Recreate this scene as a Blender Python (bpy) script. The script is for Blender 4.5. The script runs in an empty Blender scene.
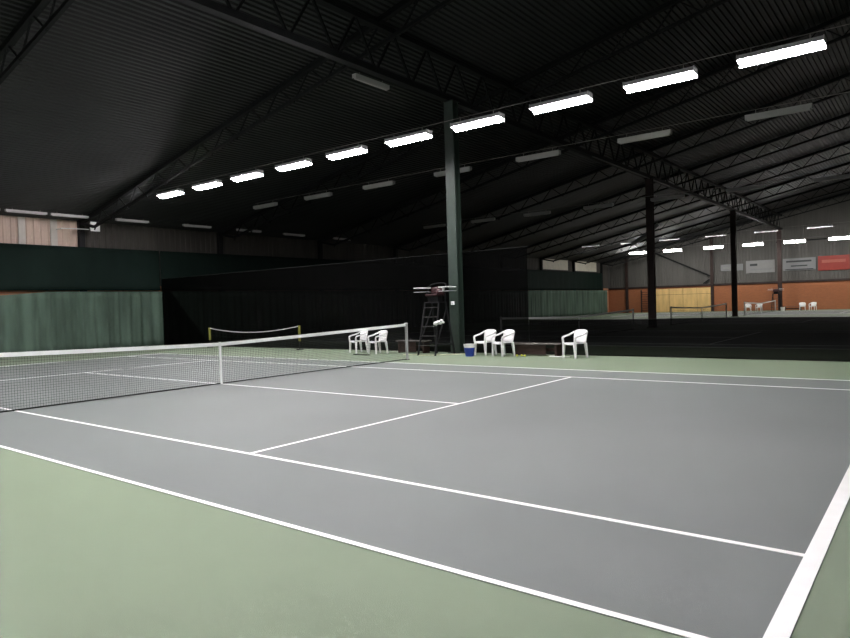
import bpy, bmesh, math, random
from mathutils import Vector, Matrix
random.seed(4)
S = bpy.context.scene
C = S.collection
PI = math.pi

# ------------------------------------------------------------------ materials
def mat(name, col, rough=.6, spec=.4, metal=0, emit=None, es=0, var=0, scale=3, bump=0, bscale=60, stretch=None, col2=None):
    m = bpy.data.materials.new(name); m.use_nodes = True
    nt = m.node_tree; b = nt.nodes['Principled BSDF']
    b.inputs['Base Color'].default_value = (*col, 1)
    b.inputs['Roughness'].default_value = rough
    b.inputs['Specular IOR Level'].default_value = spec
    b.inputs['Metallic'].default_value = metal
    if emit:
        b.inputs['Emission Color'].default_value = (*emit, 1); b.inputs['Emission Strength'].default_value = es
    tc = nt.nodes.new('ShaderNodeTexCoord')
    src = tc.outputs['Object']
    if stretch:
        mp = nt.nodes.new('ShaderNodeMapping'); mp.inputs['Scale'].default_value = stretch
        nt.links.new(src, mp.inputs['Vector']); src = mp.outputs['Vector']
    if var or col2:
        n = nt.nodes.new('ShaderNodeTexNoise'); n.inputs['Scale'].default_value = scale; n.inputs['Detail'].default_value = 4
        nt.links.new(src, n.inputs['Vector'])
        r = nt.nodes.new('ShaderNodeValToRGB')
        c1 = [max(0, c*(1-var)) for c in col]; c2 = [c*(1+var) for c in (col2 or col)]
        r.color_ramp.elements[0].position = .35; r.color_ramp.elements[1].position = .65
        r.color_ramp.elements[0].color = (*c1, 1); r.color_ramp.elements[1].color = (*c2, 1)
        nt.links.new(n.outputs['Fac'], r.inputs['Fac']); nt.links.new(r.outputs['Color'], b.inputs['Base Color'])
    if bump:
        n2 = nt.nodes.new('ShaderNodeTexNoise'); n2.inputs['Scale'].default_value = bscale
        nt.links.new(src, n2.inputs['Vector'])
        bp = nt.nodes.new('ShaderNodeBump'); bp.inputs['Strength'].default_value = bump; bp.inputs['Distance'].default_value = .01
        nt.links.new(n2.outputs['Fac'], bp.inputs['Height']); nt.links.new(bp.outputs['Normal'], b.inputs['Normal'])
    return m

def brick_mat(name, c1, c2, mortar, axis='X'):
    m = bpy.data.materials.new(name); m.use_nodes = True
    nt = m.node_tree; b = nt.nodes['Principled BSDF']; b.inputs['Roughness'].default_value = .85
    tc = nt.nodes.new('ShaderNodeTexCoord'); sx = nt.nodes.new('ShaderNodeSeparateXYZ'); cx = nt.nodes.new('ShaderNodeCombineXYZ')
    nt.links.new(tc.outputs['Object'], sx.inputs[0])
    nt.links.new(sx.outputs[axis], cx.inputs['X']); nt.links.new(sx.outputs['Z'], cx.inputs['Y'])
    br = nt.nodes.new('ShaderNodeTexBrick'); br.inputs['Scale'].default_value = 1
    br.inputs['Brick Width'].default_value = .25; br.inputs['Row Height'].default_value = .075; br.inputs['Mortar Size'].default_value = .008
    br.inputs['Color1'].default_value = (*c1, 1); br.inputs['Color2'].default_value = (*c2, 1); br.inputs['Mortar'].default_value = (*mortar, 1)
    nt.links.new(cx.outputs[0], br.inputs['Vector']); nt.links.new(br.outputs['Color'], b.inputs['Base Color'])
    return m

def mesh_mat(name, col, opacity, rough=.9):
    """woven see-through netting: thread colour over clear gaps"""
    m = bpy.data.materials.new(name); m.use_nodes = True
    nt = m.node_tree; b = nt.nodes['Principled BSDF']; out = nt.nodes['Material Output']
    b.inputs['Base Color'].default_value = (*col, 1); b.inputs['Roughness'].default_value = rough; b.inputs['Specular IOR Level'].default_value = .02
    t = nt.nodes.new('ShaderNodeBsdfTransparent'); mx = nt.nodes.new('ShaderNodeMixShader'); mx.inputs[0].default_value = opacity
    nt.links.new(t.outputs[0], mx.inputs[1]); nt.links.new(b.outputs[0], mx.inputs[2]); nt.links.new(mx.outputs[0], out.inputs['Surface'])
    return m

LAMP = 34
M = dict(
    green=mat('acrylic_green', (.166, .213, .140), .62, .22, var=.05, scale=.25, bump=.15, bscale=180),
    grey=mat('acrylic_grey', (.146, .163, .154), .62, .2, var=.05, scale=.3, bump=.15, bscale=180),
    line=mat('line_paint', (.90, .91, .88), .5, .3, var=.02, scale=6),
    deck=mat('dark_roof_deck', (.0215, .0225, .0228), .55, .4, var=.15, scale=.5),
    steel=mat('dark_painted_steel', (.0125, .013, .0135), .7, .15, var=.1),
    gsteel=mat('green_painted_steel', (.017, .030, .022), .45, .45, var=.12, scale=5),
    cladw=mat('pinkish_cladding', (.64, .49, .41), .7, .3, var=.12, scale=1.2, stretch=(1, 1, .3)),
    clad=mat('beige_cladding_shade_toned', (.058, .053, .046), .7, .3, var=.12, scale=1.5, stretch=(1, 1, .3)),  # greyer sheets past the pinkish bay; light falloff partly put into the colour
    gclad=mat('grey_cladding', (.085, .082, .074), .6, .3, var=.08, scale=1, stretch=(1, 1, .2)),
    dwall=mat('dark_green_wall', (.03, .045, .04), .8, .2, var=.1),
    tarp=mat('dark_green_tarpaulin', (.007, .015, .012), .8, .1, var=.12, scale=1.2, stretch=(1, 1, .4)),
    curtain=mat('light_green_curtain', (.075, .115, .087), .8, .2, var=.28, scale=2.0, stretch=(1, 1, .15)),
    bcurtain=mat('black_curtain', (.012, .013, .013), .9, .1, var=.2),
    net=mesh_mat('black_divider_netting', (.0010, .0011, .0010), .93),
    cord=mat('black_cord', (.010, .011, .010), .8, .2, var=.1),
    netcord=mat('net_cord', (.03, .035, .03), .8, .2, var=.1),
    tape=mat('white_tape', (.80, .83, .80), .7, .2, var=.03, scale=8),
    post=mat('net_post_grey', (.33, .34, .33), .4, .4, var=.08),
    plastic=mat('white_plastic', (.80, .80, .79), .35, .5, var=.03, scale=4),
    housing=mat('lamp_housing_white', (.50, .49, .50), .45, .4, var=.05),
    lit=mat('lit_tube', (1, 1, 1), .5, .2, emit=(1, .955, .985), es=LAMP),
    litfar=mat('lit_tube_distant', (1, 1, 1), .5, .2, emit=(1, .97, .95), es=LAMP*.36),
    unlit=mat('unlit_diffuser', (.50, .48, .49), .4, .4, var=.05),
    wire=mat('steel_wire', (.20, .19, .18), .5, .3, metal=0, var=.1),
    wood=mat('brown_wood', (.026, .013, .009), .6, .3, var=.3, scale=6, stretch=(.3, 4, 4)),
    benchtop=mat('grey_bench_top', (.085, .078, .07), .6, .3, var=.2, scale=6, stretch=(.3, 4, 4)),
    blue=mat('blue_plastic', (.015, .045, .30), .4, .5, var=.1),
    yellow=mat('yellow_paint', (.15, .15, .025), .5, .4, var=.1),
    ball=mat('yellow_felt', (.70, .72, .12), .9, .1, var=.1, scale=40),
    red=mat('dark_red_vinyl', (.022, .0025, .0035), .5, .4, var=.1),
    rope=mat('pale_rope', (.62, .62, .45), .8, .2, var=.15, scale=20),
    cloth=mat('white_cloth', (.80, .80, .79), .9, .1, var=.04, bump=.4, bscale=20),
    plywood=mat('yellow_plywood', (.62, .42, .17), .6, .3, var=.12, scale=1.5, stretch=(2, 1, .4)),
    signw=mat('sign_white', (.185, .185, .18), .5, .4, var=.04),
    signg=mat('sign_grey', (.16, .165, .165), .5, .4, var=.04),
    signd=mat('sign_dark_print', (.03, .033, .035), .5, .3, var=.1),
    signr=mat('sign_red', (.22, .024, .014), .5, .4, var=.05),
    signp=mat('sign_pale_print', (.29, .075, .05), .5, .4, var=.05),
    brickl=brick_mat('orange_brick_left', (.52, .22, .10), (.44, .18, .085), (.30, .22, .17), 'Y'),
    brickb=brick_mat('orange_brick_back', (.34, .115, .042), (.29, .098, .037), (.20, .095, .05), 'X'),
    rail=mat('dark_brown_rail', (.03, .017, .014), .6, .3, var=.2),
    duct=mat('galvanised_duct', (.35, .36, .35), .4, .5, metal=.5, var=.15),
)

# ------------------------------------------------------------------ mesh helpers
class MB:
    def __init__(s): s.v = []; s.f = []
    def add(s, vs, fs):
        k = len(s.v); s.v += [tuple(v) for v in vs]; s.f += [tuple(i+k for i in f) for f in fs]; return s
    def box(s, x0, x1, y0, y1, z0, z1):
        v = [(x, y, z) for z in (z0, z1) for y in (y0, y1) for x in (x0, x1)]
        return s.add(v, [(0, 2, 3, 1), (4, 5, 7, 6), (0, 1, 5, 4), (2, 6, 7, 3), (0, 4, 6, 2), (1, 3, 7, 5)])
    def bar(s, a, b, w, h=None, up=(0, 0, 1)):
        a = Vector(a); b = Vector(b); h = h or w; d = (b-a).normalized(); u = Vector(up)
        if abs(d.dot(u)) > .98: u = Vector((0, 1, 0))
        r = d.cross(u).normalized(); u = r.cross(d)
        v = [p + r*sx*w/2 + u*sz*h/2 for p in (a, b) for sx, sz in ((-1, -1), (1, -1), (1, 1), (-1, 1))]
        return s.add(v, [(0, 3, 2, 1), (4, 5, 6, 7), (0, 1, 5, 4), (1, 2, 6, 5), (2, 3, 7, 6), (3, 0, 4, 7)])
    def tube(s, pts, r, n=8):
        pts = [Vector(p) for p in pts]; rings = []; rr = r if isinstance(r, (list, tuple)) else [r]*len(pts)
        for i, p in enumerate(pts):
            d = (pts[min(i+1, len(pts)-1)] - pts[max(i-1, 0)]).normalized()
            u = Vector((0, 0, 1)) if abs(d.z) < .9 else Vector((0, 1, 0))
            a = d.cross(u).normalized(); b = a.cross(d)
            rings.append([p + (a*math.cos(2*PI*k/n) + b*math.sin(2*PI*k/n))*rr[i] for k in range(n)])
        vs = [v for R in rings for v in R]; fs = []
        for i in range(len(pts)-1):
            for k in range(n):
                fs.append((i*n+k, i*n+(k+1) % n, (i+1)*n+(k+1) % n, (i+1)*n+k))
        fs.append(tuple(range(n))[::-1]); fs.append(tuple((len(pts)-1)*n+k for k in range(n)))
        return s.add(vs, fs)
    def grid(s, P, nu, nv, thick=0):
        """P(i,j)->point, i<nu, j<nv ; optional thickness along the vertex offset P2"""
        vs = [P(i, j) for j in range(nv) for i in range(nu)]
        fs = [(j*nu+i, j*nu+i+1, (j+1)*nu+i+1, (j+1)*nu+i) for j in range(nv-1) for i in range(nu-1)]
        return s.add(vs, fs)
    def lathe(s, prof, cx=0, cy=0, n=24):
        vs = [(cx+r*math.cos(2*PI*k/n), cy+r*math.sin(2*PI*k/n), z) for r, z in prof for k in range(n)]
        fs = [(i*n+k, i*n+(k+1) % n, (i+1)*n+(k+1) % n, (i+1)*n+k) for i in range(len(prof)-1) for k in range(n)]
        return s.add(vs, fs)
    def build(s, name, m, parent=None, loc=None, bevel=0, smooth=False, solid=0, fix=True):
        me = bpy.data.meshes.new(name); me.from_pydata(s.v, [], s.f); me.update()
        if fix:
            bm = bmesh.new(); bm.from_mesh(me); bmesh.ops.recalc_face_normals(bm, faces=bm.faces); bm.to_mesh(me); bm.free()
        me.materials.append(m)
        if smooth:
            for p in me.polygons: p.use_smooth = True
        o = bpy.data.objects.new(name, me); C.objects.link(o)
        if parent: o.parent = parent
        if loc: o.location = loc
        if solid:
            d = o.modifiers.new('thickness', 'SOLIDIFY'); d.thickness = solid; d.offset = 0
        if bevel:
            d = o.modifiers.new('bevel', 'BEVEL'); d.width = bevel; d.segments = 2; d.limit_method = 'ANGLE'
        return o

def tag(o, label=None, cat=None, group=None, kind=None):
    if label: o['label'] = label
    if cat: o['category'] = cat
    if group: o['group'] = group
    if kind: o['kind'] = kind
    return o
def empty(name, loc, rz=0):
    o = bpy.data.objects.new(name, None); C.objects.link(o); o.location = loc; o.rotation_euler = (0, 0, rz); o.empty_display_size = .2
    return o
KIDS = {}
def copy_tree(o, parent=None):
    c = o.copy(); C.objects.link(c)
    if parent: c.parent = parent
    for ch in [k for k in C.objects if k.parent == o]: copy_tree(ch, c)
    return c

# ------------------------------------------------------------------ dimensions (metres); court 1 centred on the origin, net at x = 0
XW, XE = -18.6, 20.0          # end walls
YF, YB = -12.5, 67.0          # side walls
def roof(x): return 5.9 + .21*(x + 18.6)
PITCH = 18.7                  # distance between neighbouring courts
COURTS = [0, PITCH, 2*PITCH, 3*PITCH]

# ------------------------------------------------------------------ shell
tag(MB().box(XW-.3, XE+.3, YF-.3, YB+.3, -.2, 0).build('floor', M['green']), kind='structure')
def deck():
    b = MB(); xs = []; x = XW-.3; k = 0; p = .18
    prof = []
    while x < XE+.3:
        z = roof(x)
        prof += [(x, z), (x+.075, roof(x+.075)), (x+.095, roof(x+.095)+.055), (x+.16, roof(x+.16)+.055)]
        x += p
    n = len(prof)
    ys = [YF-.3, YB+.3]
    vs = [(x, y, z) for y in ys for x, z in prof]
    fs = [(i, i+1, n+i+1, n+i) for i in range(n-1)]
    b.add(vs, fs)
    top = [(XW-.3, YF-.3, roof(XW-.3)+.2), (XE+.3, YF-.3, roof(XE+.3)+.2), (XE+.3, YB+.3, roof(XE+.3)+.2), (XW-.3, YB+.3, roof(XW-.3)+.2)]
    b.add(top, [(0, 1, 2, 3)])
    return b
tag(deck().build('ceiling', M['deck'], fix=False), kind='structure')

wl = tag(MB().box(XW-.25, XW, YF, YB, 0, 2.95).build('wall_left', M['brickl']), kind='structure')
def ribbed(x0, x1, y0, y1, z0, z1f, axis, pitch=.25, dep=.035):
    """ribbed sheet cladding standing on an axis line"""
    b = MB(); vs = []; a = x0 if axis == 'x' else y0; end = x1 if axis == 'x' else y1; prof = []
    while a < end:
        for da, dd in ((0, 0), (pitch*.45, 0), (pitch*.55, dep), (pitch*.9, dep)):
            if a+da <= end: prof.append((a+da, dd))
        a += pitch
    for zz in (0, 1):
        for t, d in prof:
            if axis == 'x': vs.append((t, y0+d, z0 if zz == 0 else z1f(t)))
            else: vs.append((x0-d, t, z0 if zz == 0 else z1f(t)))
    n = len(prof)
    return b.add(vs, [(i, i+1, n+i+1, n+i) for i in range(n-1)])
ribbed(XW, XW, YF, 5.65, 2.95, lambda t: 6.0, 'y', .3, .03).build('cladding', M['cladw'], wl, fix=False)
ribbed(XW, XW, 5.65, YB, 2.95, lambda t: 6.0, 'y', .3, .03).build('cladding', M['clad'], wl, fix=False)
wb = tag(MB().box(XW, XE, YB, YB+.25, 0, 2.8).build('wall_back', M['brickb']), kind='structure')
ribbed(XW, XE, YB+.05, YB, 2.8, lambda t: roof(t)+.05, 'x', .3, .04).build('cladding', M['gclad'], wb, fix=False)
MB().add([(XW, YF, 0), (XE, YF, 0), (XE, YF, roof(XE)), (XW, YF, roof(XW)), (XW, YF-.2, 0), (XE, YF-.2, 0), (XE, YF-.2, roof(XE)), (XW, YF-.2, roof(XW))],
         [(0, 1, 2, 3), (4, 7, 6, 5)]).build('wall_front', M['dwall'])['kind'] = 'structure'
tag(MB().box(XE, XE+.25, YF, YB, 0, roof(XE)+.1).build('wall_right', M['dwall']), kind='structure')
# posts and rails of the end wall and of the back wall
FR = [-1.75 + 7.4*k for k in range(10)]
n = 0
for y in FR[1:]:
    n += 1
    tag(MB().box(XW, XW+.22, y-.12, y+.12, 0, 6.0).build('trim_%d' % n, M['steel']), kind='structure')
for y in (3.2, 4.5):
    n += 1
    tag(MB().box(XW+.001, XW+.06, y-.14, y+.14, 2.95, 5.95).build('trim_%d' % n, mat('pale_strip', (.62, .57, .52), .6, .3, var=.05)), kind='structure')
n += 1; tag(MB().box(XW+.1, XE, YB-.12, YB, 2.78, 2.98).build('trim_%d' % n, M['rail']), kind='structure')
n += 1; tag(MB().box(-.6, XE, YB-.08, YB, 6.9, 7.02).build('trim_%d' % n, M['steel']), kind='structure')
for x in (-16.3, -6.85, 12.0):
    n += 1; tag(MB().box(x-.14, x+.14, YB-.2, YB-.001, 0, roof(x)-.05).build('trim_%d' % n, M['rail']), kind='structure')
for y in (50.2, 57.6, 64.6):
    n += 1; tag(MB().box(XW+.02, XW+.06, y+.3, y+5.9, 4.85, 5.9).build('trim_%d' % n, mat('pale_panel', (.66, .62, .52), .6, .3, var=.06)), kind='structure') if y < 60 else None

# ------------------------------------------------------------------ playing surfaces and lines
def court(yc, idx):
    srf = tag(MB().box(-11.885, 11.885, yc-5.485, yc+5.485, 0, .004).build('court_surface', M['grey']), kind='structure')
    z0, z1 = .004, .007
    def ln(name, x0, x1, y0, y1): MB().box(x0, x1, yc+y0, yc+y1, z0, z1).build(name, M['line'], srf)
    ln('baseline', 11.785, 11.885, -5.485, 5.485); ln('baseline', -11.885, -11.785, -5.485, 5.485)
    for s in (-1, 1):
        a, b = sorted((s*5.485, s*5.435)); ln('doubles_sideline', -11.785, 11.785, a, b)
        a, b = sorted((s*4.115, s*4.065)); ln('singles_sideline', -11.785, 11.785, a, b)
        a, b = sorted((s*6.40, s*6.35)); ln('service_line', a, b, -4.065, 4.065)
        a, b = sorted((s*11.785, s*11.685)); ln('centre_mark', a, b, -.025, .025)
    ln('centre_service_line', -6.35, 6.35, -.025, .025)
for i, yc in enumerate(COURTS): court(yc, i)

# ------------------------------------------------------------------ tennis nets
def net_z(y): return .914 + (1.07-.914)*min(1, abs(y)/6.4)**1.15
def tennis_net(yc, label, fine=True, half=6.4, cx=0.0):
    t = empty('tennis_net', (cx, yc, 0)); tag(t, label, 'tennis net', 'tennis nets')
    N = 64; ys = [-half + 2*half*i/N for i in range(N+1)]
    zt = lambda y: net_z(y*6.4/half)
    b = MB()
    for s in (-.012, .012):
        b.grid(lambda i, j: (s, ys[i], zt(ys[i]) - .075*(1-j)), N+1, 2)
    b.grid(lambda i, j: (-.012+.024*j, ys[i], zt(ys[i])), N+1, 2)
    b.build('headband', M['tape'], t)
    b = MB(); w = .0042 if fine else .006; st = .045 if fine else .15
    y = -half+.05
    while y < half-.04:
        b.bar((0, y, .03), (0, y, zt(y)-.07), w*.7); y += st
    rows = 20 if fine else 7
    for r in range(1, rows):
        for i in range(N):
            f = r/rows
            b.bar((0, ys[i], .03+(zt(ys[i])-.1)*f), (0, ys[i+1], .03+(zt(ys[i+1])-.1)*f), w)
    b.build('netting', M['netcord'], t)
    MB().tube([(0, y, .02) for y in ys[::4]], .013, 6).build('bottom_cord', M['cord'], t)
    cs = MB().box(-.016, .016, -.025, .025, .008, .925).build('centre_strap', M['tape'], t)
    for s in (-1, 1):
        p = MB().tube([(0, s*(half+.03), 0), (0, s*(half+.03), 1.06)], .042, 16).build('post', M['post'], t, smooth=False)
        MB().lathe([(0, 1.10), (.035, 1.095), (.05, 1.075), (.05, 1.055)], 0, s*(half+.03), 16).build('cap', M['post'], p)
        MB().lathe([(0, .012), (.08, .012), (.08, 0)], 0, s*(half+.03), 16).build('socket', M['cord'], p)
    return t
tennis_net(0, 'large white-banded tennis net across the near court')
tennis_net(COURTS[1]-.15, 'tennis net of the dark second court, just behind the black netting', False, 6.55, -.1)
tennis_net(COURTS[2], 'tennis net seen beyond the black netting, right of the second pillar', False)
tennis_net(COURTS[3], 'furthest tennis net, in front of the brick wall between third and fourth pillar', False)

# ------------------------------------------------------------------ pillars and roof steel
PY = [9.05 + 18.7*k for k in range(4)] + [-9.3]
pl_lab = ['dark green steel pillar behind the near court, next to the umpire chair', 'dark steel pillar left of the yellow panel, second from the camera',
          'dark steel pillar right of the yellow panel, third from the camera', 'furthest dark steel pillar, rising in front of the signs on the brick wall', None]
def pillar(y, m='gsteel'):
    t = empty('steel_pillar', (0, y, 0))
    b = MB(); b.box(-.18, .18, -.15, -.12, 0, 8.2); b.box(-.18, .18, .12, .15, 0, 8.2); b.box(-.02, .02, -.12, .12, 0, 8.2)
    b.build('shaft', M[m], t)
    MB().box(-.26, .26, -.2, .2, 0, .03).build('base_plate', M[m], t)
    MB().box(-.24, .24, -.18, .18, 8.16, 8.2).build('cap_plate', M['steel'], t)
    return t
p0 = pillar(PY[0]); tag(p0, pl_lab[0], 'pillar', 'steel pillars')
for y, l in zip(PY[1:4], pl_lab[1:4]):
    if y == PY[1]: p1 = o = pillar(y, 'rail')
    else: o = copy_tree(p1); o.location = (0, y, 0)
    tag(o, l, 'pillar', 'steel pillars')

def main_truss():
    t = empty('longitudinal_truss', (-.1, 9.4, 8.2)); tag(t, 'long dark lattice truss lying on the pillars under the roof', 'truss')
    y0, y1 = YF-9.4+.05, YB-9.4-.05
    MB().box(-.12, .12, y0, y1, .0, .18).build('bottom_chord', M['steel'], t)
    MB().box(-.12, .12, y0, y1, 1.33, 1.48).build('top_chord', M['steel'], t)
    b = MB(); y = y0+.4; k = 0
    while y+1.1 < y1:
        b.bar((0, y, .1), (0, y+.8, 1.4), .06); b.bar((0, y+.8, 1.4), (0, y+1.6, .1), .06); y += 1.6
    b.build('lattice', M['steel'], t)
    return t
main_truss()
def rafter(y):
    t = empty('roof_truss', (XW, y, roof(XW)))
    n = 24; x0, x1 = .12, XE-XW-.05
    z = lambda x: .21*x
    MB().bar((x0, 0, z(x0)-.09), (x1, 0, z(x1)-.09), .16, .16).build('top_chord', M['steel'], t)
    d = .88
    MB().bar((1.4, 0, z(1.4)-d*.75), (x1, 0, z(x1)-d), .10, .10).build('bottom_chord', M['steel'], t)
    b = MB(); b.bar((x0, 0, z(x0)-.1), (1.4, 0, z(1.4)-d*.75), .12)
    x = 1.4
    while x+1.2 < x1:
        b.bar((x, 0, z(x)-d*.9), (x+.75, 0, z(x+.75)-.1), .04); b.bar((x+.75, 0, z(x+.75)-.1), (x+1.5, 0, z(x+1.5)-d*.95), .04); x += 1.5
    b.build('lattice', M['steel'], t)
    return t
lab = ['over the near court, top left corner of the view', 'meeting the end wall just left of the bright lamp row', 'third from the camera, over the dark second court', 'fourth from the camera, over the dark second court',
       'fifth from the camera, close to the second pillar', 'sixth from the camera, beyond the second pillar', 'seventh from the camera, short of the third pillar', 'eighth from the camera, beyond the third pillar', 'ninth from the camera, before the brick wall', 'furthest one, hugging the brick wall gable']
r0 = rafter(FR[0]); tag(r0, 'dark lattice roof truss ' + lab[0], 'truss', 'roof trusses spanning from the end wall')
for y, l in zip(FR[1:], lab[1:]):
    o = copy_tree(r0); o.location.y = y; o['label'] = 'dark lattice roof truss ' + l

# ------------------------------------------------------------------ lamps
def fixture(lit, L=1.58, W=.20, far=False, wing=.25, dep=.07, skirt=0):
    """suspended trough: wide reflector wings over a narrow diffuser, so that hardly any light goes up"""
    t = empty('lamp_fixture', (0, 0, 0))
    b = MB(); h1 = .13; ht = .10; hl = .015; e = L/2+.02
    sec = [(-wing, hl), (-.09, ht), (.09, ht), (wing, hl), (wing, hl+.012), (.10, h1), (-.10, h1), (-wing, hl+.012)]
    n = len(sec)
    b.add([(x, y, z) for x in (-e, e) for y, z in sec], [tuple(range(n))[::-1], tuple(range(n, 2*n))] + [(k, (k+1) % n, n+(k+1) % n, n+k) for k in range(n)])
    b.box(-e-.01, -e+.012, -wing, wing, -.0, h1); b.box(e-.012, e+.01, -wing, wing, -.0, h1)
    if skirt: b.box(-e-.01, e+.01, wing-.006, wing+.006, -skirt, hl+.01)
    b.build('housing', M['housing' if lit else 'unlit'], t)
    b = MB(); h0 = .085; g = .035
    b.add([(-L/2, -W/2, h0), (L/2, -W/2, h0), (L/2, W/2, h0), (-L/2, W/2, h0),
           (-L/2+.02, -W/2+g, -dep), (L/2-.02, -W/2+g, -dep), (L/2-.02, W/2-g, -dep), (-L/2+.02, W/2-g, -dep)],
          [(7, 6, 5, 4), (4, 5, 1, 0), (5, 6, 2, 1), (6, 7, 3, 2), (7, 4, 0, 3)])
    b.build('diffuser', M['litfar'] if lit and far else M['lit'] if lit else M['unlit'], t)
    for s in (-1, 1):
        MB().bar((s*L*.35, 0, h1), (s*L*.35, 0, h1+.115), .02).build('hanger', M['wire'], t)
    return t
ZL = 6.58
def row(xs, y, proto, label, cat, group, names=None):
    for i, x in enumerate(xs):
        o = proto if (proto.get('used') is None or proto.get('fresh')) else copy_tree(proto)
        proto['used'] = 1
        if 'fresh' in proto: del proto['fresh']
        if 'fresh' in o: del o['fresh']
        o.location = (x, y, ZL); o['label'] = label(i) if callable(label) else label; o['category'] = cat; o['group'] = group
        if 'used' in o: del o['used']
        if o is proto: proto['used'] = 1
ordn = ['nearest', 'second', 'third', 'fourth', 'fifth', 'sixth', 'seventh', 'eighth', 'ninth', 'tenth', 'eleventh']
X1 = [9.92, 7.44, 4.95, 2.43, -.03, -2.62, -5.2, -7.8, -10.33, -12.98]
lf = fixture(True, 1.56, .13, False, .14, .05, .07); lf.rotation_euler.x = math.radians(-2)
def lab1(i):
    return ['glowing tube lamp of the bright row, first at the right end', 'glowing tube lamp of the bright row, second from the right'][i] if i < 2 else \
        ('glowing tube lamp of the bright row, last at the left end' if i == 9 else 'glowing tube lamp of the bright row, %s counted from the right' % ordn[i])
row(X1, 6.82, lf, lab1, 'lamp', 'glowing lamps in the bright row')
lf2 = copy_tree(lf); lf2.rotation_euler.x = math.radians(-14)
for ch in [k for k in C.objects if k.parent == lf2]: ch.scale.y = -1
lf2['fresh'] = 1
row(X1, -6.82, lf2, 'glowing tube lamp on the camera side of the near court', 'lamp', 'glowing lamps on the camera side')
uf = fixture(False, 1.6, .15, False, .085, .03)
X2 = [12.7, 9.0, 5.27, 1.56, -2.07, -5.84, -9.5, -13.2]
row(X2, 11.98, uf, lambda i: 'unlit pale lamp on the wire below the bright row, %s from right' % (['first', 'second', 'third', 'fourth', 'fifth', 'sixth', 'seventh', 'last'][i]), 'lamp', 'unlit lamps of the second row')
X3 = [12.5, 8.94, 5.34, 1.73, -1.93, -5.62, -9.3, -13.0]
row(X3, 25.3, uf, lambda i: 'unlit grey lamp over the far side of the second court, %s from right' % ordn[i].replace('nearest', 'first'), 'lamp', 'unlit lamps of the third row')
ff = fixture(True, 1.75, .34, True, .24, .13)
X4 = [13, 9.2, 5.49, 1.85, -1.74, -5.38, -9.4, -13.1]
row(X4, 61.9, ff, lambda i: 'thick glowing distant lamp before the brick wall, %s from right' % ordn[i].replace('nearest', 'first'), 'lamp', 'glowing lamps before the brick wall')
fn = fixture(True, 1.6, .12, True, .09, -.03)
X5 = [12.8, 9.1, 5.43, 1.75, -1.99, -5.8, -9.26, -13]
row(X5, 49.4, fn, lambda i: 'thin glowing distant lamp above the far thick ones, %s from right' % ordn[i].replace('nearest', 'first'), 'lamp', 'thin glowing lamps of the fourth court')
for o in list(C.objects):
    if 'used' in o: del o['used']
# lamps along the end wall eave (tubes lie along y)
ev = [(1.2, -17.45, 'cut by the left edge of the picture'), (2.98, -17.45, 'second from the left picture edge'), (4.72, -17.45, 'whitest one, beside the white floodlight'), (7.5, -17.35, 'right of the white floodlight'),
      (10.9, -17.3, 'left of the second dark wall post'), (14.1, -17.3, 'right of the second dark wall post'), (17.4, -17.4, 'dim, over the dark second court'), (21.4, -17.4, 'dimmest, far right over the dark second court')]
for y, x, l in ev:
    o = copy_tree(uf); o.location = (x, y, 5.93); o.rotation_euler = (0, 0, PI/2)
    o['label'] = 'unlit lamp under the end wall eave, ' + l; o['category'] = 'lamp'; o['group'] = 'unlit lamps under the eave'
    o.scale = (.95, .8, .7)
o = copy_tree(uf); o.location = (-2.4, 7.9, roof(-2.4)-.27); o.rotation_euler = (0, math.radians(0), PI/2)
o['label'] = 'single unlit tube lamp turned crosswise high under the roof above the bright row'; o['category'] = 'lamp'
if 'group' in o: del o['group']
# suspension wires
def wire(name, pts, r, label, m='wire', cat='wire'):
    return tag(MB().tube(pts, r, 6).build(name, M[m]), label, cat)
zw = ZL+.26
wire('suspension_wire', [(-13.95, 6.82, zw), (XE-.02, 6.82, zw)], .009, 'wire carrying the row of glowing lamps')
wire('suspension_wire', [(-13.95, -6.82, zw), (XE-.02, -6.82, zw)], .009, 'wire carrying the lamps on the camera side')
wire('suspension_wire', [(-13.95, 11.98, zw), (XE-.02, 11.98, zw)], .009, 'wire carrying the unlit lamps just below the glowing row')
wire('suspension_wire', [(-13.95, 25.3, zw), (XE-.02, 25.3, zw)], .009, 'wire carrying the unlit lamps over the far side of the second court')
wire('suspension_wire', [(-13.95, 49.4, zw), (XE-.02, 49.4, zw)], .009, 'wire carrying the thin glowing distant lamps')
wire('suspension_wire', [(-13.95, 61.9, zw), (XE-.02, 61.9, zw)], .009, 'wire carrying the distant lamps before the brick wall')
wire('conduit', [(.06, 20, 8.16), (.06, 31, 8.16)], .03, 'thin conduit pipe running along the lattice truss towards the second pillar', 'gsteel', 'pipe')
wire('air_duct', [(-5.6, 40, 5.7), (-4.6, 40, 6.2), (-3.6, 40, 7.0)], .16, 'slanting pale air duct under the roof left of the second pillar', 'duct', 'duct')

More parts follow.
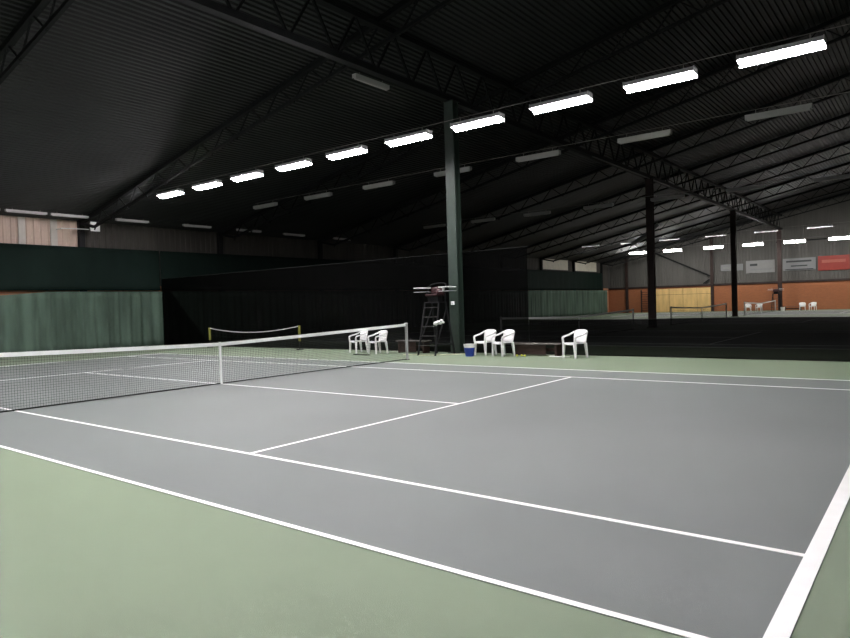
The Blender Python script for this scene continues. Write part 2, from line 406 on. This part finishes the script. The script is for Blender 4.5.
# ------------------------------------------------------------------ curtains and netting
def curtain(name, y0, y1, x, z0, z1, m, label, amp=.06, wl=.45, top=lambda y: 0, cat='curtain', group=None, seed=1):
    rnd = random.Random(seed); n = int((y1-y0)/.07); nz = 8
    ph = [rnd.uniform(0, 6.28) for _ in range(6)]
    def d(y, f):
        a = math.sin(y*2*PI/wl+ph[0]+1.2*math.sin(y*.9+ph[1]))*.55 + math.sin(y*2*PI/(wl*2.3)+ph[2])*.45 + .5*math.sin(y*2*PI/(wl*.55)+ph[3])*(.5+.5*math.sin(y*.7+ph[4]))
        return a*amp*(.35+.65*(1-f)) if f > .9 else a*amp
    b = MB(); b.grid(lambda i, j: (x + d(y0+(y1-y0)*i/n, j/nz), y0+(y1-y0)*i/n, z0+(z1+top(y0+(y1-y0)*i/n)-z0)*j/nz), n+1, nz+1)
    o = b.build(name, m, smooth=True, fix=False, solid=.006)
    return tag(o, label, cat, group)
sag = lambda y: -.16*max(0, min(1, (4.0-y)/2.0))*1.0
xc = XW+.42
curtain('backdrop_curtain', -9.3, 9.44, xc, .02, 2.68, M['curtain'], 'light green folded backdrop curtain lit behind the near court', .085, .5, sag, group='light green backdrop curtains', seed=3)
curtain('backdrop_curtain', 9.46, 28.05, xc, .02, 2.68, M['curtain'], 'backdrop curtain lying in the dark behind the second court', .055, .5, group='light green backdrop curtains', seed=4)
curtain('backdrop_curtain', 28.07, 46.9, xc, .02, 2.68, M['curtain'], 'backdrop curtain of the third court, just left of the lit distant one', .055, .5, group='light green backdrop curtains', seed=5)
curtain('backdrop_curtain', 46.92, 65.6, xc, .02, 2.72, M['curtain'], 'small lit light green backdrop curtain in the far corner', .055, .7, group='light green backdrop curtains', seed=6)
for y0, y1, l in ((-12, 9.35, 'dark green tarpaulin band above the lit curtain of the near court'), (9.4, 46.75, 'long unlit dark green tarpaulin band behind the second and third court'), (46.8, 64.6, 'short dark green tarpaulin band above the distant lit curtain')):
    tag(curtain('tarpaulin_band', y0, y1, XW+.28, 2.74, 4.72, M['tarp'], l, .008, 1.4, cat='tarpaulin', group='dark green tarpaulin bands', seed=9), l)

XN = 2.52
YN = 9.32
def netting(x0, x1, y, z0, z1, sagf, label, name):
    n = int((x1-x0)/.12)
    b = MB(); b.grid(lambda i, j: (x0+(x1-x0)*i/n, y + .03*math.sin((x0+(x1-x0)*i/n)*2.1)*(j < 5) + .015*math.sin((x0+(x1-x0)*i/n)*7.3), z0+(z1+sagf(x0+(x1-x0)*i/n)-z0)*j/5), n+1, 6)
    t = empty(name, (0, 0, 0)); tag(t, label, 'netting')
    b.build('net_panel', M['net'], t, smooth=True, fix=False)
    MB().tube([(x0+(x1-x0)*i/40, y, z1+sagf(x0+(x1-x0)*i/40)) for i in range(41)], .009, 5).build('top_rope', M['cord'], t)
    MB().tube([(x0+(x1-x0)*i/40, y, .012) for i in range(41)], .012, 5).build('bottom_hem', M['cord'], t)
    return t
netting(XW+.5, XN, YN, .012, 3.3, lambda x: 0, 'tall black see-through netting between the near and the dark second court', 'divider_netting')
netting(XN+.002, XE-.3, YN, .012, 1.05, lambda x: -.02*math.sin((x-XN)*.55)**2, 'low black netting along the far side of the near court, right of the tall netting', 'low_divider_netting')
tag(MB().tube([(XW+.5, YN, 3.3), (XW+.02, YN, 3.4)], .008, 5).build('netting_stay', M['cord']), 'thin black stay tying the tall netting to the end wall', 'rope')

# ------------------------------------------------------------------ white plastic chairs (face local -y)
def chair():
    t = empty('plastic_chair', (0, 0, 0))
    b = MB()  # seat, slightly dished
    nu, nv = 9, 9
    b.grid(lambda i, j: ((-1+2*i/8)*(.25-.02*(j/8)), -.25+.48*j/8, .43 - .018*(1-(abs(-1+2*i/8))**2) + (.0 if j else -.03) - .012*j/8), nu, nv)
    b.build('seat', M['plastic'], t, smooth=True, solid=.022)
    # back: curved shell with slots, wrapping to the sides and rounded top
    b = MB()
    def bp(u, v):   # u -1..1, v 0..1
        w = .255 + .03*v
        a = u*1.05
        x = w*math.sin(a)/math.sin(1.05)
        y = .235 + .10*v + .09*(math.cos(a)-1)*1.1*(.5+.8*v)
        z = .43 + .37*v*(1-.16*abs(u)**3)
        return (x, y, z)
    cols = 21
    for k in range(cols):
        u0 = -1+2*k/cols; u1 = -1+2*(k+1)/cols
        slot = k % 2 == 1 and k in (8, 10, 12)
        rows = [(0, .18), (.78, 1)] if slot else [(0, .18), (.18, .78), (.78, 1)]
        for v0, v1 in rows:
            b.add([bp(u0, v0), bp(u1, v0), bp(u1, v1), bp(u0, v1)], [(0, 1, 2, 3)])
    bb = b.build('backrest', M['plastic'], t, smooth=True, solid=.022, fix=False)
    bm = bmesh.new(); bm.from_mesh(bb.data); bmesh.ops.remove_doubles(bm, verts=bm.verts, dist=.0005); bm.to_mesh(bb.data); bm.free()
    for s in (-1, 1):   # armrest: flat curved band from front leg up to the back
        b = MB(); pts = [(.255, -.24, .43), (.265, -.255, .54), (.275, -.235, .60), (.282, -.12, .625), (.282, .04, .655), (.275, .17, .70), (.262, .27, .74)]
        for a, c in zip(pts, pts[1:]):
            b.bar((s*a[0], a[1], a[2]), (s*c[0], c[1], c[2]), .06, .042)
        b.build('armrest', M['plastic'], t, bevel=.006)
        for yy, top, dx, dy in ((-.225, .44, .008, -.015), (.215, .43, .008, .05)):
            b = MB(); x0 = s*.235; x1 = s*(.235+dx+.015); w0, w1 = .038, .024
            va = [(x0+a*w0, yy+c*w0, top) for a, c in ((-1, -1), (1, -1), (1, 1), (-1, 1))] + [(x1+a*w1, yy+dy+c*w1, 0) for a, c in ((-1, -1), (1, -1), (1, 1), (-1, 1))]
            b.add(va, [(0, 1, 2, 3), (7, 6, 5, 4), (0, 4, 5, 1), (1, 5, 6, 2), (2, 6, 7, 3), (3, 7, 4, 0)])
            b.build('leg', M['plastic'], t, bevel=.006)
    return t
ch0 = chair()
G1 = 'white plastic armchairs beside the near court'
chairs = [(-3.62, 8.15, -18, 'white plastic armchair seen through the net, left one of that pair', G1), (-2.62, 8.05, -16, 'white plastic armchair seen by the net post, right one of that pair', G1),
          (1.34, 8.62, -12, 'white plastic armchair directly behind the blue bucket', G1), (2.12, 8.4, -20, 'white plastic armchair at the left end of the brown bench', G1),
          (4.42, 8.45, -20, 'white plastic armchair standing alone, rightmost beside the near court', G1),
          (-2.75, 64.2, 20, 'tiny distant white chair left of the fourth pillar, left one', 'distant white chairs by the brick wall'), (-1.75, 64.2, -10, 'tiny distant white chair left of the fourth pillar, right one', 'distant white chairs by the brick wall'),
          (2.1, 64.0, 10, 'tiny distant white chair right of the fourth pillar, left one', 'distant white chairs by the brick wall'), (2.95, 64.1, -15, 'tiny distant white chair right of the fourth pillar, right one', 'distant white chairs by the brick wall')]
for i, (x, y, a, l, g) in enumerate(chairs):
    o = ch0 if i == 0 else copy_tree(ch0)
    o.location = (x, y, 0); o.rotation_euler = (0, 0, math.radians(a)); o.scale = (.9, .9, .98); tag(o, l, 'chair', g)

# ------------------------------------------------------------------ umpire chairs (face local -y)
def umpire():
    t = empty('umpire_chair', (0, 0, 0))
    for s in (-1, 1):
        MB().bar((s*.34, -.52, 0), (s*.27, -.16, 1.68), .045).build('front_leg', M['steel'], t)
        MB().bar((s*.36, .50, 0), (s*.27, .20, 1.68), .045).build('rear_leg', M['steel'], t)
        MB().bar((s*.36, -.42, .35), (s*.35, .44, .35), .035).build('side_brace', M['steel'], t)
        MB().bar((s*.35, -.40, .38), (s*.29, .22, 1.5), .028).build('diagonal_brace', M['steel'], t)
        MB().bar((s*.33, .1, 1.7), (s*.36, .1, 2.14), .03).build('arm_support', M['steel'], t)
        tr = MB().box(s*.50-.18, s*.50+.18, -.24, .24, 2.14, 2.17).build('side_tray', M['plastic'], t, bevel=.008)
        MB().box(s*.50-.18, s*.50+.18, -.24, .24, 2.02, 2.035).build('lower_tray', M['housing'], t)
    for k in range(5):
        z = .32 + .30*k; f = z/1.68
        MB().bar((-.34+.07*f, -.52+.36*f, z), (.34-.07*f, -.52+.36*f, z), .05, .022).build('rung', M['housing'] if False else mat_rung, t)
    MB().bar((-.35, .46, .30), (.35, .46, .30), .03).build('rear_brace', M['steel'], t)
    MB().box(-.29, .29, -.2, .24, 1.66, 1.70).build('seat_platform', M['steel'], t)
    MB().box(-.24, .24, -.2, .2, 1.88, 1.95).build('seat', M['red'], t, bevel=.02)
    MB().box(-.2, .2, -.1, .15, 1.70, 1.88).build('seat_box', M['steel'], t)
    b = MB(); b.grid(lambda i, j: ((-1+2*i/8)*.27, .20+.05*j/4-.05*abs(-1+2*i/8)**2, 1.95+.24*j/4-(.05*abs(-1+2*i/8)**2 if j == 4 else 0)), 9, 5)
    b.build('backrest', M['red'], t, smooth=True, solid=.03)
    MB().tube([(-.36, .1, 2.16), (-.3, .22, 2.26), (-.15, .27, 2.30), (.15, .27, 2.30), (.3, .22, 2.26), (.36, .1, 2.16)], .014, 8).build('back_hoop', M['steel'], t)
    return t
mat_rung = mat('worn_rung', (.035, .035, .033), .45, .5, var=.2)
u0 = umpire(); u0.location = (-.30, 8.28, 0); tag(u0, 'tall black umpire chair with white side trays before the green pillar', 'umpire chair', 'umpire chairs')
u1 = copy_tree(u0); u1.location = (-.25, 64.4, 0); u1['label'] = 'tiny distant umpire chair with white trays at the furthest pillar'
b = MB(); b.grid(lambda i, j: (.03+.34*i/10, 7.98+.02*math.sin(i*2.1)-.0*j, [.90, .97, 1.03, 1.05, 1.0][j]+.05*math.sin(i*1.3+j)), 11, 5)
# white towel bundled over the side brace / step
def towel():
    b = MB(); n = 14
    for k, (cx, cz, r) in enumerate(((.0, 0, .085), (.11, .04, .075), (.22, .085, .06), (.30, .03, .045), (.17, -.0, .05))):
        prof = [(0, -r*.8), (r*.8, -r*.55), (r, 0), (r*.75, r*.5), (0, r*.75)]
        b.lathe([(a, z+cz) for a, z in prof], cx, .012*(-1)**k, 10)
    return b
tag(towel().build('towel', M['cloth'], loc=(.02, 7.86, 1.02), smooth=True), 'crumpled white towel hanging on the umpire chair', 'towel')
# pillar switch box and cup
tb = empty('switch_box', (-.03, 8.885, 1.64)); tag(tb, 'small white switch box on the green pillar', 'switch box')
MB().box(-.06, .06, -.03, .015, -.06, .06).build('case', M['plastic'], tb, bevel=.01); MB().box(-.02, .02, -.036, -.03, -.025, .025).build('rocker', M['housing'], tb)
tag(MB().lathe([(0, 0), (.035, 0), (.045, .10), (.038, .10), (.03, .01), (0, .01)], 0, 0, 16).build('cup', M['plastic'], loc=(.07, 8.18, 2.035+.0)), 'small white cup on the right lower tray of the umpire chair', 'cup')
C.objects[-1].location = (.14, 8.15, 2.036)

# ------------------------------------------------------------------ benches
def bench(loc, L, h, label, skirt):
    t = empty('wooden_bench', loc); tag(t, label, 'bench', 'low wooden benches')
    for k in range(3):
        MB().box(-L/2, L/2, -.17+.12*k, -.07+.12*k, h-.035, h).build('seat_slat', M['benchtop'], t, bevel=.005)
    for s in (-1, 1):
        MB().box(s*(L/2-.12)-.03, s*(L/2-.12)+.03, -.15, .17, 0, h-.035).build('leg_panel', M['wood'], t)
    MB().box(-L/2+.15, L/2-.15, .05, .08, h*.35, h*.35+.1).build('stretcher', M['wood'], t)
    if skirt: MB().box(-L/2+.15, L/2-.45, -.12, -.1, .04, h-.05).build('front_board', M['wood'], t)
    return t
bench((-1.62, 8.75, 0), 1.3, .42, 'low brown wooden bench behind the net post, left of the umpire chair', True)
bench((3.0, 8.86, 0), 1.62, .37, 'low brown wooden bench between two white chairs', True)

# ------------------------------------------------------------------ blue bucket
t = empty('bucket', (1.16, 8.02, 0)); tag(t, 'blue plastic bucket with a white upper part beside the chair', 'bucket')
MB().lathe([(0, .005), (.12, .005), (.125, 0), (.155, .19), (.15, .19), (.12, .02), (0, .02)], 0, 0, 28).build('body', M['blue'], t, smooth=False)
b = MB(); n = 28
vs = []
for k in range(n):
    a = 2*PI*k/n; zl = .205 + .055*math.cos(a-2.2)
    for r, z in ((.153+(zl-.19)*.16, zl), (.182, .37), (.19, .375), (.176, .36)): vs.append((r*math.cos(a), r*math.sin(a), z))
fs = [(k*4+j, ((k+1) % n)*4+j, ((k+1) % n)*4+j+1, k*4+j+1) for k in range(n) for j in range(3)]
b.add(vs, fs).build('white_bag_liner', M['plastic'], t)['label'] = 'white upper part'
MB().lathe([(.152, .15), (.158, .19), (.168, .27), (.150, .27)], 0, 0, 28).build('body_upper', M['blue'], t)
MB().tube([(.19*math.cos(a), .0+.04*math.sin(a*.5), .36 - .10*math.sin(a)) for a in [PI*i/12 for i in range(13)]], .005, 6).build('handle', M['housing'], t)

# small things on the floor
for x, y, l in ((2.62, 8.35, 'yellow tennis ball on the floor before the brown bench, left one'), (2.74, 8.42, 'yellow tennis ball on the floor before the brown bench, middle one'), (2.88, 8.36, 'yellow tennis ball on the floor before the brown bench, right one')):
    o = tag(MB().lathe([(.0001, -.033), (.0165, -.0286), (.0286, -.0165), (.033, 0), (.0286, .0165), (.0165, .0286), (.0001, .033)], 0, 0, 14).build('tennis_ball', M['ball'], loc=(x, y, .033), smooth=True), l, 'ball', 'tennis balls by the bench')
tag(MB().box(-.32, .32, -.025, .025, 0, .02).build('white_batten', M['tape'], loc=(3.85, 8.62, 0)), 'white batten lying on the floor left of the lone chair', 'batten')
tag(MB().box(-.36, .36, -.03, .03, 0, .03).build('drag_bar', M['cord'], loc=(-2.72, 7.35, 0)), 'thin black bar lying on the floor before the two chairs at the net', 'bar')
pts = [(-1.25, 7.75, .015), (-1.0, 7.9, .015), (-.85, 8.3-.25, .015), (-.6, 7.75, .015), (-.2, 7.9, .015), (.15, 8.3, .015), (.45, 8.65, .015), (.6, 8.85, .015)]
tag(MB().tube(pts, .014, 6).build('floor_rope', M['rope']), 'pale rope lying on the green floor at the umpire chair foot', 'rope')

# ------------------------------------------------------------------ mini tennis net
t = empty('mini_tennis_net', (-10.4, 8.78, 0)); tag(t, 'small sagging mini net between two yellow posts behind the big net', 'mini tennis net')
for x, h in ((-3.0, .88), (3.0, .95)):
    p = MB().tube([(x, 0, .33), (x, 0, h)], .05, 12).build('post', M['yellow'], t); p['label'] = 'yellow upper post'
    MB().tube([(x, 0, .02), (x, 0, .33)], .02, 8).build('stem', M['cord'], p)
    MB().lathe([(0, .03), (.14, .03), (.15, 0)], x, 0, 16).build('foot', M['cord'], p)
cp = [(-3+6*i/24, 0, .86+.07*i/24-.22*4*(i/24)*(1-i/24)) for i in range(25)]
MB().tube(cp, .02, 6).build('top_cord', M['unlit'], t)
b = MB()
for i in range(0, 25):
    b.bar((cp[i][0], 0, .1), cp[i], .004)
for k in range(1, 5):
    for i in range(24): b.bar((cp[i][0], 0, .1+(cp[i][2]-.1)*k/5), (cp[i+1][0], 0, .1+(cp[i+1][2]-.1)*k/5), .004)
b.build('netting', M['cord'], t)

# ------------------------------------------------------------------ floodlight on the end wall
t = empty('floodlight', (-17.9, 5.95, 5.62)); tag(t, 'white floodlight on the dark wall post under the eave', 'floodlight')
b = MB(); b.add([(-.10, -.13, -.14), (-.10, .13, -.14), (-.10, .13, .14), (-.10, -.13, .14), (.16, -.22, -.22), (.16, .22, -.22), (.16, .22, .22), (.16, -.22, .22)], [(0, 1, 2, 3), (0, 4, 5, 1), (1, 5, 6, 2), (2, 6, 7, 3), (3, 7, 4, 0), (7, 6, 5, 4)])
b.build('head', M['plastic'], t, bevel=.02); MB().bar((-.62, 0, 0), (-.08, 0, 0), .05).build('bracket', M['steel'], t)
tag(MB().tube([(-17.95, 4.55, 5.47), (-17.95, 5.75, 5.5)], .022, 8).build('wall_tube', M['plastic']), 'thin white tube below the eave left of the floodlight', 'tube')
tag(MB().bar((-18.58, 4.6, 5.47), (-17.93, 4.6, 5.47), .03).build('tube_bracket', M['plastic']), 'short white bracket holding the thin tube on the end wall', 'bracket')

# ------------------------------------------------------------------ back wall: signs, panel, brace
def sign(x0, x1, z0, z1, m, marks, label, cat='sign', g='signs above the brick wall'):
    t = empty('wall_sign', ((x0+x1)/2, YB-.03, (z0+z1)/2)); tag(t, label, cat, g)
    w, h = (x1-x0)/2, (z1-z0)/2
    MB().box(-w, w, -.03, 0, -h, h).build('board', M[m], t)
    for a0, a1, b0, b1, mm in marks: MB().box(a0*w, a1*w, -.042, -.03, b0*h, b1*h).build('print', M[mm], t)
sign(-5.95, -3.75, 4.28, 4.98, 'signg', [(-.8, -.2, -.3, .3, 'signw')], 'small faded grey sign, leftmost above the brick wall')
sign(-3.45, -.75, 3.92, 5.22, 'signw', [(-.72, -.2, .15, .5, 'signd'), (-.7, .8, -.55, -.35, 'signg')], 'white sign with a small dark mark left of the fourth pillar')
sign(.0, 2.9, 3.98, 5.22, 'signg', [(-.8, .75, .35, .62, 'signd'), (-.5, .5, -.35, -.15, 'signd'), (-.85, .85, -.9, -.75, 'signd')], 'grey sign with dark lines of print right of the fourth pillar')
sign(3.1, 5.75, 3.85, 5.28, 'signr', [(-.75, .75, .05, .45, 'signp')], 'bright red sign with paler print, rightmost above the brick wall')
pn = empty('plywood_panel', (-9.95, YB-.06, 0)); tag(pn, 'pale yellow wall panel between the second and third pillar', 'panel')
MB().box(-3.0, 3.0, -.03, .03, .02, 2.62).build('sheet', M['plywood'], pn)
for k in range(1, 4): MB().box(-3.0+1.5*k-.012, -3.0+1.5*k+.012, -.036, -.03, .02, 2.62).build('joint', M['wood'], pn)
MB().box(-3.0, 3.0, -.036, -.03, 1.95, 1.975).build('joint', M['wood'], pn)
tag(MB().bar((-13.0, YB-.11, 6.75), (-7.02, YB-.11, 3.85), .16).build('diagonal_brace', M['steel']), 'dark diagonal brace on the grey cladding above the yellow panel', 'brace')
tag(MB().bar((-7.1, YB-.11, 3.5), (-7.75, YB-.11, 3.05), .12).build('diagonal_brace', M['steel']), 'short dark brace right above the yellow panel corner', 'brace')
# wall bars (ladder) just left of the second pillar on the back wall
wbz = empty('wall_bars', (-14.0, YB-.3, 0)); tag(wbz, 'dark climbing wall bars on the brick wall left of the yellow panel', 'wall bars')
for s in (-1, 1): MB().box(s*.55-.05, s*.55+.05, -.06, .12, 0, 2.6).build('upright', M['rail'], wbz)
for k in range(9): MB().tube([(-.5, 0, .25+.26*k), (.5, 0, .25+.26*k)], .03, 8).build('rung', M['rail'], wbz)
# dark low bench by the brick wall
bb = bench((1.2, 64.6, 0), 1.6, .42, 'tiny distant dark bench beside the distant white chairs', False)
tag(MB().lathe([(0, 0), (.17, 0), (.2, .36), (.18, .36), (.15, .02), (0, .02)], 0, 0, 20).build('waste_bin', M['plastic'], loc=(.35, 64.3, 0)), 'tiny distant white bin right of the fourth pillar', 'bin')

# ------------------------------------------------------------------ world, camera, render look
w = bpy.data.worlds.new('World'); S.world = w; w.use_nodes = True
w.node_tree.nodes['Background'].inputs[0].default_value = (.02, .02, .025, 1); w.node_tree.nodes['Background'].inputs[1].default_value = .2
cam = bpy.data.cameras.new('Camera'); co = bpy.data.objects.new('Camera', cam); C.objects.link(co)
f = Vector((-0.61453533, 0.78861498, -0.02080263)); r = Vector((0.78881376, 0.6138979, -0.03003685)); u = Vector((0.01091682, 0.03486811, 0.9993323))
co.matrix_world = Matrix(((r.x, u.x, -f.x, 12.4454), (r.y, u.y, -f.y, -8.62375), (r.z, u.z, -f.z, 1.59684), (0, 0, 0, 1)))
cam.sensor_width = 36; cam.lens = 659.033*36/850; cam.clip_start = .05; cam.clip_end = 300
S.camera = co
S.view_settings.view_transform = 'Standard'; S.view_settings.look = 'None'; S.view_settings.gamma = 1; S.view_settings.exposure = 2.8
S.view_settings.use_curve_mapping = False
S.cycles.use_denoising = True; S.cycles.max_bounces = 8; S.cycles.transparent_max_bounces = 12
